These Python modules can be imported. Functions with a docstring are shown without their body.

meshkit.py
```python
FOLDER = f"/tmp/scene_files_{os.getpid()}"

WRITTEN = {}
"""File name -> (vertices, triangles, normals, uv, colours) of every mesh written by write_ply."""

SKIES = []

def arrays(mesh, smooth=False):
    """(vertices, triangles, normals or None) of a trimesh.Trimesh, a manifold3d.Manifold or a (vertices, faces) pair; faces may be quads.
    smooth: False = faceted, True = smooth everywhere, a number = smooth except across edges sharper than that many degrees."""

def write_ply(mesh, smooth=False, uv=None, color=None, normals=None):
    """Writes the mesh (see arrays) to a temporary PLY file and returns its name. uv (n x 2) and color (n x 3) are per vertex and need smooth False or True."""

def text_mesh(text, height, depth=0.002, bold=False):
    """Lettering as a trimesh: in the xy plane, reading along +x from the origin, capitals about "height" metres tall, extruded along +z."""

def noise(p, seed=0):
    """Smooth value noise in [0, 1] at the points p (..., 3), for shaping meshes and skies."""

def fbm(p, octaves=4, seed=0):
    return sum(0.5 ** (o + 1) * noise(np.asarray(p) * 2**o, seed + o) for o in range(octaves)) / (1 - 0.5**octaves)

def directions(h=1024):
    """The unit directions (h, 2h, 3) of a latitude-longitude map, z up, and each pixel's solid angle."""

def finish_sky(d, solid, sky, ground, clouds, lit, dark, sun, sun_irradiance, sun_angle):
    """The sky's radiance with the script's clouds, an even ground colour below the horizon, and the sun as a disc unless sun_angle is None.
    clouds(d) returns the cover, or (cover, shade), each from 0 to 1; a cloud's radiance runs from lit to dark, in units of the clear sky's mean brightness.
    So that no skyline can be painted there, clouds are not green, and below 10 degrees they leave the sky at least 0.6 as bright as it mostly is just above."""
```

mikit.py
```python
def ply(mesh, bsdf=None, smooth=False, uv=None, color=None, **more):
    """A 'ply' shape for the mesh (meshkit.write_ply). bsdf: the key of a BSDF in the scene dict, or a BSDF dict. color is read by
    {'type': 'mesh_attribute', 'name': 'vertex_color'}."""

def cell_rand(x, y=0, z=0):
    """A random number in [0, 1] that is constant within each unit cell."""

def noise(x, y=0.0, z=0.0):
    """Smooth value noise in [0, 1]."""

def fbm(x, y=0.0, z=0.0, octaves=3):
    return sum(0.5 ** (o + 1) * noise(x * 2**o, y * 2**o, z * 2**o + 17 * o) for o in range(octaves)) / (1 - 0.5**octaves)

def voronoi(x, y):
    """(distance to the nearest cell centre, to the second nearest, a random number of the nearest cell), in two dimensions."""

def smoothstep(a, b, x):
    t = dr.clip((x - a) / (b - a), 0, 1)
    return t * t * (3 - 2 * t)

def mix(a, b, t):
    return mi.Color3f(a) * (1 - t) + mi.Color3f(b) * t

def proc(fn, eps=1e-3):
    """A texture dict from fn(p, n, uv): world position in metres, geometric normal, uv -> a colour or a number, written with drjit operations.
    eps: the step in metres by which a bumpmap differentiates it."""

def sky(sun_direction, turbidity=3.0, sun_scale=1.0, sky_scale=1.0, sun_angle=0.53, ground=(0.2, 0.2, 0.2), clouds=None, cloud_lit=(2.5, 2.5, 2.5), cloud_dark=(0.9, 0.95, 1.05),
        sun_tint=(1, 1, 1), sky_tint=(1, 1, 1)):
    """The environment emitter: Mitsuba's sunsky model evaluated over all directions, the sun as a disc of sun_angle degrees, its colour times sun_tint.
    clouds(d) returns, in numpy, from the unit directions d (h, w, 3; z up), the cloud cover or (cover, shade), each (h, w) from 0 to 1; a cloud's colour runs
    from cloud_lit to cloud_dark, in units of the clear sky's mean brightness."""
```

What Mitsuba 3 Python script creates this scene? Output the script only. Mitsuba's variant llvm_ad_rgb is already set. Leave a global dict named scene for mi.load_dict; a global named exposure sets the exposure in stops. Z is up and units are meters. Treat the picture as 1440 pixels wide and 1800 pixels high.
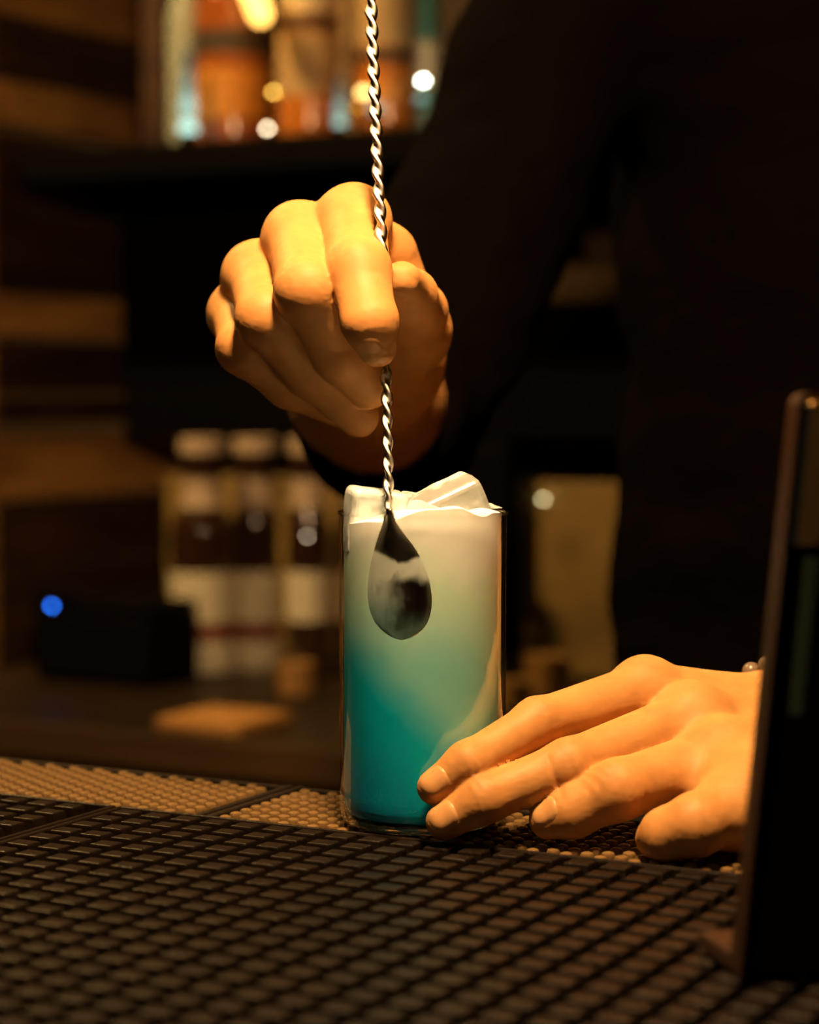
import math, random
import numpy as np, trimesh, mitsuba as mi, mikit, meshkit, drjit as dr
import manifold3d as m3
from shapely.geometry import Polygon, box as sbox
from mikit import noise, fbm, smoothstep, mix
T = mi.ScalarTransform4f
random.seed(7); rng = np.random.default_rng(7)

# ------------------------------------------------------------------ camera, light, exposure
exposure = 3.0
F, YH = 3800.0, 685.0                       # focal length in pixels, horizon row
H = 0.157                                   # camera height above the mat
ZB = 1.05                                   # height of the bar mat's studs
ZC = ZB + H
PITCH = math.atan((900 - YH) / F)
CAM = np.array([0.0, 0.0, ZC])
FWD = np.array([0, math.cos(PITCH), -math.sin(PITCH)]); UPV = np.array([0, math.sin(PITCH), math.cos(PITCH)])
scene, labels = {}, {}
scene['camera'] = {'type': 'thinlens', 'fov': math.degrees(2 * math.atan(720 / F)), 'fov_axis': 'x', 'aperture_radius': 0.0056, 'focus_distance': 0.772,
                   'near_clip': 0.02, 'far_clip': 50.0, 'to_world': T().look_at(origin=CAM.tolist(), target=(CAM + FWD).tolist(), up=UPV.tolist())}
WARM = np.array([1.0, 0.58, 0.25])


def P(x, y, d):
    """A point of the room from a place in the view and its distance along the lens axis."""
    return CAM + d * (FWD + (x - 720) / F * np.array([1.0, 0, 0]) + (900 - y) / F * UPV)


TH = -0.4859                                # the bar and the wall behind it run at this angle
U = np.array([math.cos(TH), math.sin(TH), 0]); V = np.array([-math.sin(TH), math.cos(TH), 0])
ORIG = np.array([0, 2.1, 0])                # origin of the back bar's own frame


def L(u, v, z):
    return ORIG + u * U + v * V + np.array([0, 0, z])


def W(x, y, v):
    """Where the view ray of (x, y) meets the upright plane at depth v behind the bar; returns (u, z)."""
    r = FWD + (x - 720) / F * np.array([1.0, 0, 0]) + (900 - y) / F * UPV
    t = (v + ORIG @ V) / (r @ V)
    p = CAM + t * r
    return (p - ORIG) @ U, p[2]


ROT = np.eye(4); ROT[:3, 0], ROT[:3, 1] = U, V
FRAME = ROT.copy(); FRAME[:3, 3] = ORIG


def area(rgb, k, weight=1.0):
    return {'type': 'area', 'sampling_weight': float(weight), 'radiance': {'type': 'rgb', 'value': [float(c * k / 2 ** exposure) for c in rgb]}}


# ------------------------------------------------------------------ materials
def rgb(*c): return {'type': 'rgb', 'value': list(map(float, c))}


def prin(name, color, rough=0.5, **k):
    scene[name] = {'type': 'twosided', 'bsdf': {'type': 'principled', 'base_color': color if isinstance(color, dict) else rgb(*color), 'roughness': rough, **k}}
    return name


def bumped(name, color, rough, fn, scale, eps=4e-4, **k):
    scene[name] = {'type': 'twosided', 'bsdf': {'type': 'bumpmap', 'arbitrary': mikit.proc(fn, eps), 'scale': scale,
                   'bsdf': {'type': 'principled', 'base_color': color if isinstance(color, dict) else rgb(*color), 'roughness': rough, **k}}}
    return name


def skin_relief(p, n, uv):
    a = noise(p.x * 900, p.y * 900, p.z * 900)
    b = noise(p.x * 330, p.y * 330, p.z * 330)
    return a * 0.5 + b * 0.7


bumped('mat_skin', {'type': 'mesh_attribute', 'name': 'vertex_color'}, 0.55, skin_relief, 0.00016, 3e-4, specular=0.3)
prin('mat_nail', (0.52, 0.275, 0.11), 0.34, specular=0.4)
prin('mat_hair', (0.02, 0.012, 0.008), 0.5)


def cloth_relief(p, n, uv):
    return fbm(p.x * 60, p.y * 60, p.z * 60, 3)


bumped('mat_shirt', (0.0022, 0.0012, 0.0012), 0.9, cloth_relief, 0.004, 2e-3, specular=0.03)
prin('mat_trousers', (0.01, 0.01, 0.012), 0.9)
prin('mat_shoe', (0.01, 0.01, 0.01), 0.4)


def rubber_relief(p, n, uv):
    return noise(p.x * 2200, p.y * 2200, p.z * 2200) + noise(p.x * 800, p.y * 800, p.z * 800)


for k, c in enumerate(((0.0056, 0.0031, 0.0017), (0.0070, 0.0040, 0.0022), (0.0046, 0.0026, 0.0014))):
    bumped(f'mat_rubber_{k}', c, 0.42, rubber_relief, 0.00010, 2e-4, specular=0.30)
prin('mat_rubber_base', (0.0012, 0.001, 0.001), 0.7, specular=0.04)
prin('mat_nub_lit', (0.15, 0.09, 0.033), 0.34, specular=0.6)  # warm light caught by the nubs, put into their colour
prin('mat_nub_base', (0.012, 0.008, 0.005), 0.6, specular=0.2)
scene['mat_thin_glass'] = {'type': 'thindielectric', 'int_ior': 1.5}
scene['mat_glass'] = {'type': 'dielectric', 'int_ior': 1.5}
scene['mat_steel'] = {'type': 'roughconductor', 'material': 'Al', 'alpha': 0.36, 'specular_reflectance': rgb(0.95, 0.92, 0.86)}
prin('mat_black', (0.0025, 0.002, 0.0018), 0.7, specular=0.06)
prin('mat_black_gloss', (0.006, 0.005, 0.005), 0.2)


def wood_fn(base, dark):
    def fn(p, n, uv):
        v = p.x * float(V[0]) + p.y * float(V[1]); u = p.x * float(U[0]) + p.y * float(U[1])
        g = fbm((u + v) * 3.0, p.z * 60 + u * 4, v * 5, 4)
        return mix(dark, base, smoothstep(0.3, 0.7, g))
    return mikit.proc(fn)


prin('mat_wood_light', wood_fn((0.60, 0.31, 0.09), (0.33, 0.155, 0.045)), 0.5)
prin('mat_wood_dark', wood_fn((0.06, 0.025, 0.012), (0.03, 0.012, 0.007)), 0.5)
prin('mat_counter', wood_fn((0.035, 0.02, 0.01), (0.018, 0.011, 0.006)), 0.45, specular=0.2)
prin('mat_trim', wood_fn((0.085, 0.045, 0.016), (0.05, 0.025, 0.01)), 0.5)
prin('mat_wall', (0.05, 0.028, 0.014), 0.8)
prin('mat_splash', mikit.proc(lambda p, n, uv: mix((0.15, 0.095, 0.03), (0.36, 0.235, 0.075), smoothstep(0.25, 0.7, fbm(p.x * 9, p.y * 9, p.z * 13, 3)))), 0.55)
prin('mat_ceiling', (0.03, 0.02, 0.015), 0.9)
prin('mat_floor', (0.03, 0.02, 0.015), 0.7)


# ------------------------------------------------------------------ helpers
def numbered(key, used=scene):
    if key not in used and key not in labels: return key
    i = 1
    while f'{key}_{i:03d}' in used or f'{key}_{i:03d}' in labels: i += 1
    return f'{key}_{i:03d}'


def thing(name, label, cat, group=None, kind=None):
    key = numbered(name)
    labels[key] = {'label': label, 'category': cat}
    if group: labels[key]['group'] = group
    if kind: labels[key]['kind'] = kind
    return key


def part(parent, name, mesh, mat, smooth=False, label=None, kind=None, **k):
    key = numbered(f'{parent}__{name}')
    scene[key] = mikit.ply(mesh, mat, smooth, **k)
    if label or kind: labels[key] = {**({'label': label} if label else {}), **({'kind': kind} if kind else {})}
    return key


def single(name, mesh, mat, label, cat, smooth=False, group=None, kind=None, **k):
    key = thing(name, label, cat, group, kind)
    scene[key] = mikit.ply(mesh, mat, smooth, **k)
    return key


def struct(name, mesh, mat, label, smooth=False):
    scene[name] = mikit.ply(mesh, mat, smooth)
    labels[name] = {'label': label, 'category': name.split('_')[0], 'kind': 'structure'}
    return name


def rbox(sx, sy, sz, r=0.002, at=(0, 0, 0), seg=2):
    """A box with bevelled edges, centred on at."""
    r = min(r, sx / 2.2, sy / 2.2, sz / 2.2)
    pts = []
    for x in (-1, 1):
        for y in (-1, 1):
            for z in (-1, 1):
                c = np.array([x * (sx / 2 - r), y * (sy / 2 - r), z * (sz / 2 - r)])
                for i in range(seg + 1):
                    for j in range(seg + 1):
                        a, b = i / seg * math.pi / 2, j / seg * math.pi / 2
                        pts.append(c + r * np.array([x * math.cos(a) * math.cos(b), y * math.sin(a) * math.cos(b), z * math.sin(b)]))
    m = trimesh.convex.convex_hull(np.array(pts)); m.apply_translation(at)
    return m


def lathe(profile, n=48):
    return trimesh.creation.revolve(np.array(profile, float), sections=n)


def inframe(mesh, u=0, v=0, z=0):
    mesh = mesh.copy(); mesh.apply_transform(FRAME); mesh.apply_translation(u * U + v * V + np.array([0, 0, z])); return mesh


def cat(ms): return trimesh.util.concatenate(ms)


def surface_nets(f, lo, hi, h):
    """The zero surface of f inside a box as a triangle mesh."""
    lo = np.asarray(lo, float); B = 4
    nb = np.ceil((np.asarray(hi) - lo) / (h * B)).astype(int) + 1; n = nb * B
    G = np.stack(np.meshgrid(*[lo[k] + h * (np.arange(nb[k]) * B + (B - 1) / 2) for k in range(3)], indexing='ij'), -1).astype(np.float32)
    coarse = f(G.reshape(-1, 3)).reshape(nb)
    val = np.repeat(np.repeat(np.repeat(coarse, B, 0), B, 1), B, 2).astype(np.float32)
    act = np.argwhere(np.abs(coarse) < h * B * 1.5)                     # only blocks near the surface are worked out finely
    off = np.stack(np.meshgrid(*[np.arange(B)] * 3, indexing='ij'), -1).reshape(-1, 3)
    for i0 in range(0, len(act), 20000):
        g = (act[i0:i0 + 20000, None] * B + off[None]).reshape(-1, 3)
        val[tuple(g.T)] = f((g * h + lo).astype(np.float32))
    s = val < 0
    c = [(a, b, d) for a in (0, 1) for b in (0, 1) for d in (0, 1)]
    sl = lambda a, o: a[o[0]:n[0] - 1 + o[0], o[1]:n[1] - 1 + o[1], o[2]:n[2] - 1 + o[2]]
    cnt = sum(sl(s, o).astype(np.int8) for o in c)
    mixed = (cnt > 0) & (cnt < 8)
    idx = np.full(mixed.shape, -1); cells = np.argwhere(mixed); idx[mixed] = np.arange(len(cells))
    acc = np.zeros((len(cells), 3)); num = np.zeros(len(cells))
    for o in c:
        for k in range(3):
            if o[k]: continue
            q = list(o); q[k] = 1
            a = val[tuple((cells + o).T)]; b = val[tuple((cells + q).T)]
            cr = (a < 0) != (b < 0); t = np.where(cr, a / np.where(cr, a - b, 1), 0)
            pos = np.tile(np.array(o, float), (len(cells), 1)); pos[:, k] = t
            acc[cr] += pos[cr]; num[cr] += 1
    verts = (cells + acc / num[:, None]) * h + lo
    quads = []
    for k in range(3):
        a1, a2 = (k + 1) % 3, (k + 2) % 3
        d = np.zeros(3, int); d[k] = 1
        A = s[tuple(slice(0, n[i] - d[i]) for i in range(3))]; B = s[tuple(slice(d[i], n[i]) for i in range(3))]
        e = np.argwhere(A != B); ok = (e[:, a1] > 0) & (e[:, a2] > 0) & (e[:, a1] < n[a1] - 1) & (e[:, a2] < n[a2] - 1); e = e[ok]
        q = []
        for o1, o2 in ((1, 1), (0, 1), (0, 0), (1, 0)):
            w = e.copy(); w[:, a1] -= o1; w[:, a2] -= o2; q.append(idx[tuple(w.T)])
        q = np.stack(q, 1); flip = ~A[tuple(e.T)]; q[flip] = q[flip][:, ::-1]; quads.append(q)
    q = np.vstack(quads)
    return trimesh.Trimesh(verts, np.vstack([q[:, [0, 1, 2]], q[:, [0, 2, 3]]]), process=False)


def smoothed(m, times, lam=0.5, mu=-0.52):
    from scipy.sparse import coo_matrix
    e = m.edges_unique; n = len(m.vertices); e = np.vstack([e, e[:, ::-1]])
    A_ = coo_matrix((np.ones(len(e)), (e[:, 0], e[:, 1])), (n, n)).tocsr(); deg = np.maximum(np.asarray(A_.sum(1)), 1)
    v = np.asarray(m.vertices, float)
    for i in range(2 * times): v = v + (lam if i % 2 == 0 else mu) * (A_ @ v / deg - v)
    return v


def cone(p, a, b, ra, rb):
    a = np.asarray(a, np.float32); ab = np.asarray(b, np.float32) - a
    t = np.clip(((p - a) @ ab) / max(float(ab @ ab), 1e-12), 0, 1)
    return np.linalg.norm(p - a - t[:, None] * ab, axis=1) - (ra + t * (rb - ra))


def smin(a, b, k):
    h = np.maximum(k - np.abs(a - b), 0) / k
    return np.minimum(a, b) - h * h * k * 0.25


def chain(p, pts, radii, k=0.004):
    d = None
    for i in range(len(pts) - 1):
        c = cone(p, pts[i], pts[i + 1], radii[i], radii[i + 1])
        d = c if d is None else smin(d, c, k)
    return d


def unit(v): v = np.asarray(v, float); return v / np.linalg.norm(v)


def manifold(m):
    return m3.Manifold(m3.Mesh(np.asarray(m.vertices, np.float32), np.asarray(m.faces, np.uint32)))


# ------------------------------------------------------------------ the room
struct('floor', trimesh.creation.box((8, 8, 0.1), np.eye(4)).apply_translation((0, 0.5, -0.05)), 'mat_floor', 'dark bar floor')
struct('ceiling', trimesh.creation.box((8, 8, 0.1)).apply_translation((0, 0.5, 2.75)), 'mat_ceiling', 'dark ceiling above the bar')
struct('wall_back', inframe(trimesh.creation.box((5, 0.1, 2.7)), 0, 0.44, 1.35), 'mat_wall', 'dark brown wall behind the bottle shelves')
struct('wall_left', inframe(trimesh.creation.box((0.1, 5.4, 2.7)), -2.4, -2.2, 1.35), 'mat_wall', 'dark wall at the far left of the bar')
struct('wall_right', inframe(trimesh.creation.box((0.1, 5.4, 2.7)), 2.5, -2.2, 1.35), 'mat_wall', 'dark wall to the right of the bartender')
struct('wall_front', inframe(trimesh.creation.box((5, 0.1, 2.7)), 0, -4.4, 1.35), 'mat_wall', 'dark wall behind the camera')

# ------------------------------------------------------------------ lamps that light the place
def disc_lamp(name, at, toward, r, k, color, label, weight):
    z = unit(np.asarray(toward, float) - at)
    m = trimesh.creation.cylinder(r, 0.004, sections=40); top = m.copy()
    shade = lathe([(r * 1.02, 0.0), (r * 1.25, 0.0), (r * 0.9, -0.07), (0.012, -0.10), (0.012, -0.14), (0.0, -0.14), ], 40)
    M = trimesh.geometry.align_vectors([0, 0, 1], z); M[:3, 3] = at
    m.apply_transform(M); shade.apply_transform(M)
    key = thing(name, label, 'lamp')
    part(key, 'shade', shade, 'mat_black')
    k_ = part(key, 'diffuser', m, 'mat_black')
    scene[k_]['emitter'] = area(color, k, weight)


disc_lamp('unseen_lamp', np.array([0.005, 0.59, ZC + 0.42]), np.array([0.02, 0.76, ZC]), 0.040, 630, WARM, 'black pendant lamp with a warm bulb hanging over the cocktail glass', 30)
disc_lamp('unseen_lamp', np.array([-0.42, 0.05, ZC + 0.42]), np.array([0.0, 0.76, ZC - 0.08]), 0.05, 15, (1, .64, .30), 'unseen fill lamp added on the guests side of the bar, left of the camera', 10)  # unseen fill lamp, added to brighten drink and spoon from the front
disc_lamp('added_spotlight', L(-0.55, -0.75, 2.35), L(-0.05, 0.2, 1.05), 0.05, 700, (1, .60, .21), 'small warm spotlight added out of view to light the bottles behind the bar', 16)  # added out of view so the bottle labels are lit

# ------------------------------------------------------------------ the bar counter and its mats
O2 = np.array([0.0674 * H, 4.5179 * H, 0])   # one stud's centre
LU, LV = 0.0836 * H, 0.0782 * H


def onmat(x, y):
    r = FWD + (x - 720) / F * np.array([1.0, 0, 0]) + (900 - y) / F * UPV
    p = CAM + r * ((ZB - ZC) / r[2]); q = p - O2
    return q @ U, q @ V


MF = ROT.copy(); MF[:3, 3] = O2 + np.array([0, 0, ZB])
VE = np.mean([onmat(x, y)[1] for x, y in ((20, 1396), (640, 1462), (1250, 1533))])      # back edge of the front mats
VB = np.mean([onmat(x, y)[1] for x, y in ((20, 1332), (300, 1358), (590, 1384))])        # back edge of the back mats
US = np.mean([onmat(x, y)[0] for x, y in ((10, 1477), (204, 1416))])                      # seam between the front mats
US2 = np.mean([onmat(x, y)[0] for x, y in ((513, 1378), (375, 1431))])                    # seam between the back mats
VN = -0.36                                                                                # near edge


def mat_mesh(u0, u1, v0, v1, z0, z1, r=0.0012):
    m = rbox(u1 - u0, v1 - v0, z1 - z0, r, ((u0 + u1) / 2, (v0 + v1) / 2, (z0 + z1) / 2)); m.apply_transform(MF); return m


bar = thing('bar_counter', 'dark bar counter under the black rubber mats', 'bar counter')
part(bar, 'top', mat_mesh(-1.3, 1.1, VN - 0.06, VB + 0.012, -0.045, -0.0065, 0.004), 'mat_black_gloss')
part(bar, 'front_panel', mat_mesh(-1.25, 1.05, VN + 0.10, VB - 0.03, -ZB + 0.001, -0.045, 0.003), 'mat_wood_dark')

STUD = None


def frustum(a, b, c, e, z0, z1, r):
    """A rubber stud: base half sizes a, b, top half sizes c, e, with a rounded shoulder."""
    pts = [(sx * a, sy * b, z0) for sx in (-1, 1) for sy in (-1, 1)] + [(sx * c, sy * e, z1 - r) for sx in (-1, 1) for sy in (-1, 1)] + \
          [(sx * (c - r), sy * (e - r), z1) for sx in (-1, 1) for sy in (-1, 1)] + [(sx * (c - r * .3), sy * (e - r * .3), z1 - r * .3) for sx in (-1, 1) for sy in (-1, 1)]
    return trimesh.convex.convex_hull(np.array(pts))


def visible(p, pad=40):
    q = np.asarray(p) - CAM; d = q @ FWD
    if d < 0.3: return None
    x, y = 720 + F * q[0] / d, 900 - F * (q @ UPV) / d
    return d if -pad < x < 1440 + pad and -pad < y < 1800 + pad else None


def scatter(parent, name, spots, proto, mats):
    """Every stud a part of its mat; past 300 the farthest ones become one stuff part."""
    near = [s for s in spots if visible(s) is not None]
    rest = [s for s in spots if visible(s) is None]
    near.sort(key=lambda s: visible(s))
    rest += near[300:]; near = near[:300]
    for s in near:
        key = numbered(f'{parent}__{name}')
        m = np.eye(4); m[:3, :3] = ROT[:3, :3]; m[:3, 3] = s
        scene[key] = {**proto, 'bsdf': {'type': 'ref', 'id': random.choice(mats)}, 'to_world': T(m.tolist())}
    if rest:
        v, f, *_ = meshkit.WRITTEN[proto['filename']]
        vs = np.vstack([v @ ROT[:3, :3].T + s for s in rest]); fs = np.vstack([f + i * len(v) for i in range(len(rest))])
        part(parent, name + '_field', trimesh.Trimesh(vs, fs, process=False), mats[0], False, kind='stuff')


stud = mikit.ply(frustum(0.0049, 0.0042, 0.0045, 0.0037, -0.0042, 0.0, 0.0006), 'mat_rubber_0')


def front_mat(u0, u1, label):
    key = thing('bar_mat', label, 'bar mat', 'black studded bar mats')
    part(key, 'base', mat_mesh(u0, u1, VN, VE, -0.0065, -0.004), 'mat_rubber_base')
    part(key, 'rim', mat_mesh(u0, u1, VE - 0.0022, VE, -0.0065, 0.0003, 0.0008), 'mat_rubber_1')
    part(key, 'rim', mat_mesh(u0, u1, VN, VN + 0.0022, -0.0065, 0.0003, 0.0008), 'mat_rubber_1')
    for a in (u0, u1 - 0.0022): part(key, 'rim', mat_mesh(a, a + 0.0022, VN, VE, -0.0065, 0.0003, 0.0008), 'mat_rubber_1')
    spots = []
    for i in range(-90, 90):
        for j in range(-40, 40):
            u, v = i * LU, -j * LV
            if u0 + 0.007 < u < u1 - 0.007 and VN + 0.006 < v < VE - 0.0055:
                spots.append(O2 + u * U + v * V + np.array([0, 0, ZB]))
    spots = [s for s in spots if visible(s, 260) is not None]
    scatter(key, 'stud', spots, stud, ['mat_rubber_0', 'mat_rubber_1', 'mat_rubber_2'])


front_mat(US + 0.0008, 1.0, 'black rubber bar mat with square studs in front of the glass, the larger one')
front_mat(-0.95, US - 0.0008, 'black rubber bar mat with square studs left of the seam at the left edge')

NP = 0.0072
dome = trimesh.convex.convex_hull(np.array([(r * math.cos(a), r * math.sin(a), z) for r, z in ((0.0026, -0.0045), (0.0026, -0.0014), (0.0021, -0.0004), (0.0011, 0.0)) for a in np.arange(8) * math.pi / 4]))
nub = mikit.ply(dome, 'mat_nub_lit', 30)


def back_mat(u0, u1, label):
    key = thing('drip_mat', label, 'bar mat', 'drip mats behind the black mats')
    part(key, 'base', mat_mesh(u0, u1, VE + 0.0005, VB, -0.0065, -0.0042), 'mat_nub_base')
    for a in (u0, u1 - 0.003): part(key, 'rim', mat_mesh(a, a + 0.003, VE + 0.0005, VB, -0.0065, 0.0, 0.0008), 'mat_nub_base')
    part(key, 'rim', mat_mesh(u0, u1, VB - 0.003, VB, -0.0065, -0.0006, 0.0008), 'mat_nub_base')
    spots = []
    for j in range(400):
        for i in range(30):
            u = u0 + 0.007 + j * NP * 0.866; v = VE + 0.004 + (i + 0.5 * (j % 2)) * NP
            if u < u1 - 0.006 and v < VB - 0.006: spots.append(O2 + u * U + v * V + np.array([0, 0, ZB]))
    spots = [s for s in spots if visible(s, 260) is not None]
    scatter(key, 'nub', spots, nub, ['mat_nub_lit'])


back_mat(-0.95, US2 - 0.001, 'rubber drip mat of round nubs painted with golden light behind the black mat, left of the glass')
back_mat(US2 + 0.001, 0.9, 'rubber drip mat of round nubs painted with golden light that the cocktail glass stands on')

# ------------------------------------------------------------------ the cocktail
GX, GY = P(743, 1444, 0.786)[:2]
GR = 0.030
ZRIM = P(743, 899, 0.786)[2]
GH = ZRIM - ZB
GM = np.eye(4); GM[:3, 3] = (GX, GY, ZB)


def atglass(m): m = m.copy(); m.apply_transform(GM); return m


glass = thing('highball_glass', 'tall straight clear highball glass on the bar mat, held at its foot', 'glass')
side = [(GR - 0.0035, 0.0002), (GR - 0.0012, 0.0012), (GR - 0.0003, 0.0035), (GR, 0.008)] + [(GR + 0.0002 * t, 0.008 + (GH - 0.008) * t) for t in np.linspace(0.1, 1, 8)]
prof = np.array(side)
ang = np.arange(129) / 128 * 2 * math.pi
sv = np.array([(r * math.cos(a), r * math.sin(a), z) for r, z in prof for a in ang[:-1]])
q = [(i * 128 + j, i * 128 + (j + 1) % 128, (i + 1) * 128 + (j + 1) % 128, (i + 1) * 128 + j) for i in range(len(prof) - 1) for j in range(128)]
q = np.array(q); sheet = trimesh.Trimesh(sv, np.vstack([q[:, [0, 1, 2]], q[:, [0, 2, 3]]]), process=False)
part(glass, 'wall', atglass(sheet), 'mat_thin_glass', True)
rim = lathe([(GR + 0.0002 + 0.0006 * math.cos(a), GH + 0.0006 * math.sin(a)) for a in np.linspace(0, 2 * math.pi, 13)], 128)
part(glass, 'rim', atglass(rim), 'mat_thin_glass', True)
base = lathe([(0, 0.0004), (GR - 0.005, 0.0004), (GR - 0.0036, 0.0009), (GR - 0.0020, 0.0022), (GR - 0.0016, 0.0034), (0, 0.0034)], 96)
part(glass, 'base', atglass(base), 'mat_glass', 30, label='thick clear glass foot')

ZL = P(743, 917, 0.757)[2] - ZB               # level of the drink
RL = GR - 0.0018
zl0 = 0.0036


def drink_color(p, n, uv):
    x = (p.x - float(GX)) / 0.03; z = (p.z - ZB) / float(GH)
    w = fbm(p.x * 55, p.y * 55, p.z * 40, 3) - 0.5
    s = z + 0.25 * x + w * 0.13; s2 = z + 0.05 * x + w * 0.08
    teal = mi.Color3f(0.0, 0.44, 0.60); deep = mi.Color3f(0.0, 0.25, 0.46); mid = mi.Color3f(0.23, 0.62, 0.60)
    pale = mi.Color3f(0.57, 0.84, 0.69); cream = mi.Color3f(0.86, 0.95, 0.94)
    c = mix(deep, teal, smoothstep(-0.15, 0.28, s))
    c = mix(c, mid, smoothstep(0.27, 0.50, s))
    c = mix(c, pale, smoothstep(0.50, 0.80, s2))
    return mix(c, cream, smoothstep(0.72, 0.96, s2 + w * 0.12))


scene['mat_drink'] = {'type': 'twosided', 'bsdf': {'type': 'principled', 'base_color': mikit.proc(drink_color), 'roughness': 0.35, 'specular': 0.2}}
top = []
for r in np.linspace(1, 0.0, 16):
    top.append((RL * r, 0))
dm = lathe([(0, zl0), (RL - 0.0028, zl0), (RL - 0.0008, zl0 + 0.0012), (RL, zl0 + 0.004)] + [(RL, z) for z in np.linspace(zl0 + 0.008, ZL, 40)] + [(RL * r, ZL + 0.0001) for r in np.linspace(0.96, 0.0, 24)], 128)
vv = dm.vertices; w = np.clip((vv[:, 2] - (ZL - 0.02)) / 0.02, 0, 1)
vv[:, 2] += w * (0.004 * (meshkit.noise(vv * 90) - 0.5) + 0.0035 * np.sin(vv[:, 0] * 70 + 1))
dm.vertices = vv
single('cocktail', atglass(dm), 'mat_drink', 'layered cocktail fading from creamy white down to teal blue', 'drink', 40)

# ice
def ice_cover(p, n, uv):
    return smoothstep(0.30, 0.62, fbm(p.x * 120, p.y * 120, p.z * 120, 3)) * 0.50 + 0.42


def ice_relief(p, n, uv):
    return fbm(p.x * 160, p.y * 160, p.z * 160, 3)


scene['mat_ice'] = {'type': 'blendbsdf', 'weight': mikit.proc(ice_cover),
                    'clear': {'type': 'roughdielectric', 'int_ior': 1.31, 'alpha': 0.06},
                    'milky': {'type': 'twosided', 'bsdf': {'type': 'principled', 'base_color': rgb(0.68, 0.80, 0.84), 'roughness': 0.3, 'specular': 0.5}}}
def ice_cover_clear(p, n, uv):
    return smoothstep(0.42, 0.58, fbm(p.x * 75, p.y * 75, p.z * 75, 3)) * 0.70 + 0.25


scene['mat_ice_clear'] = {'type': 'blendbsdf', 'weight': mikit.proc(ice_cover_clear),
                    'clear': {'type': 'roughdielectric', 'int_ior': 1.31, 'alpha': 0.04},
                    'milky': {'type': 'twosided', 'bsdf': {'type': 'principled', 'base_color': rgb(0.90, 0.95, 0.95), 'roughness': 0.3, 'specular': 0.5}}}


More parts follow.
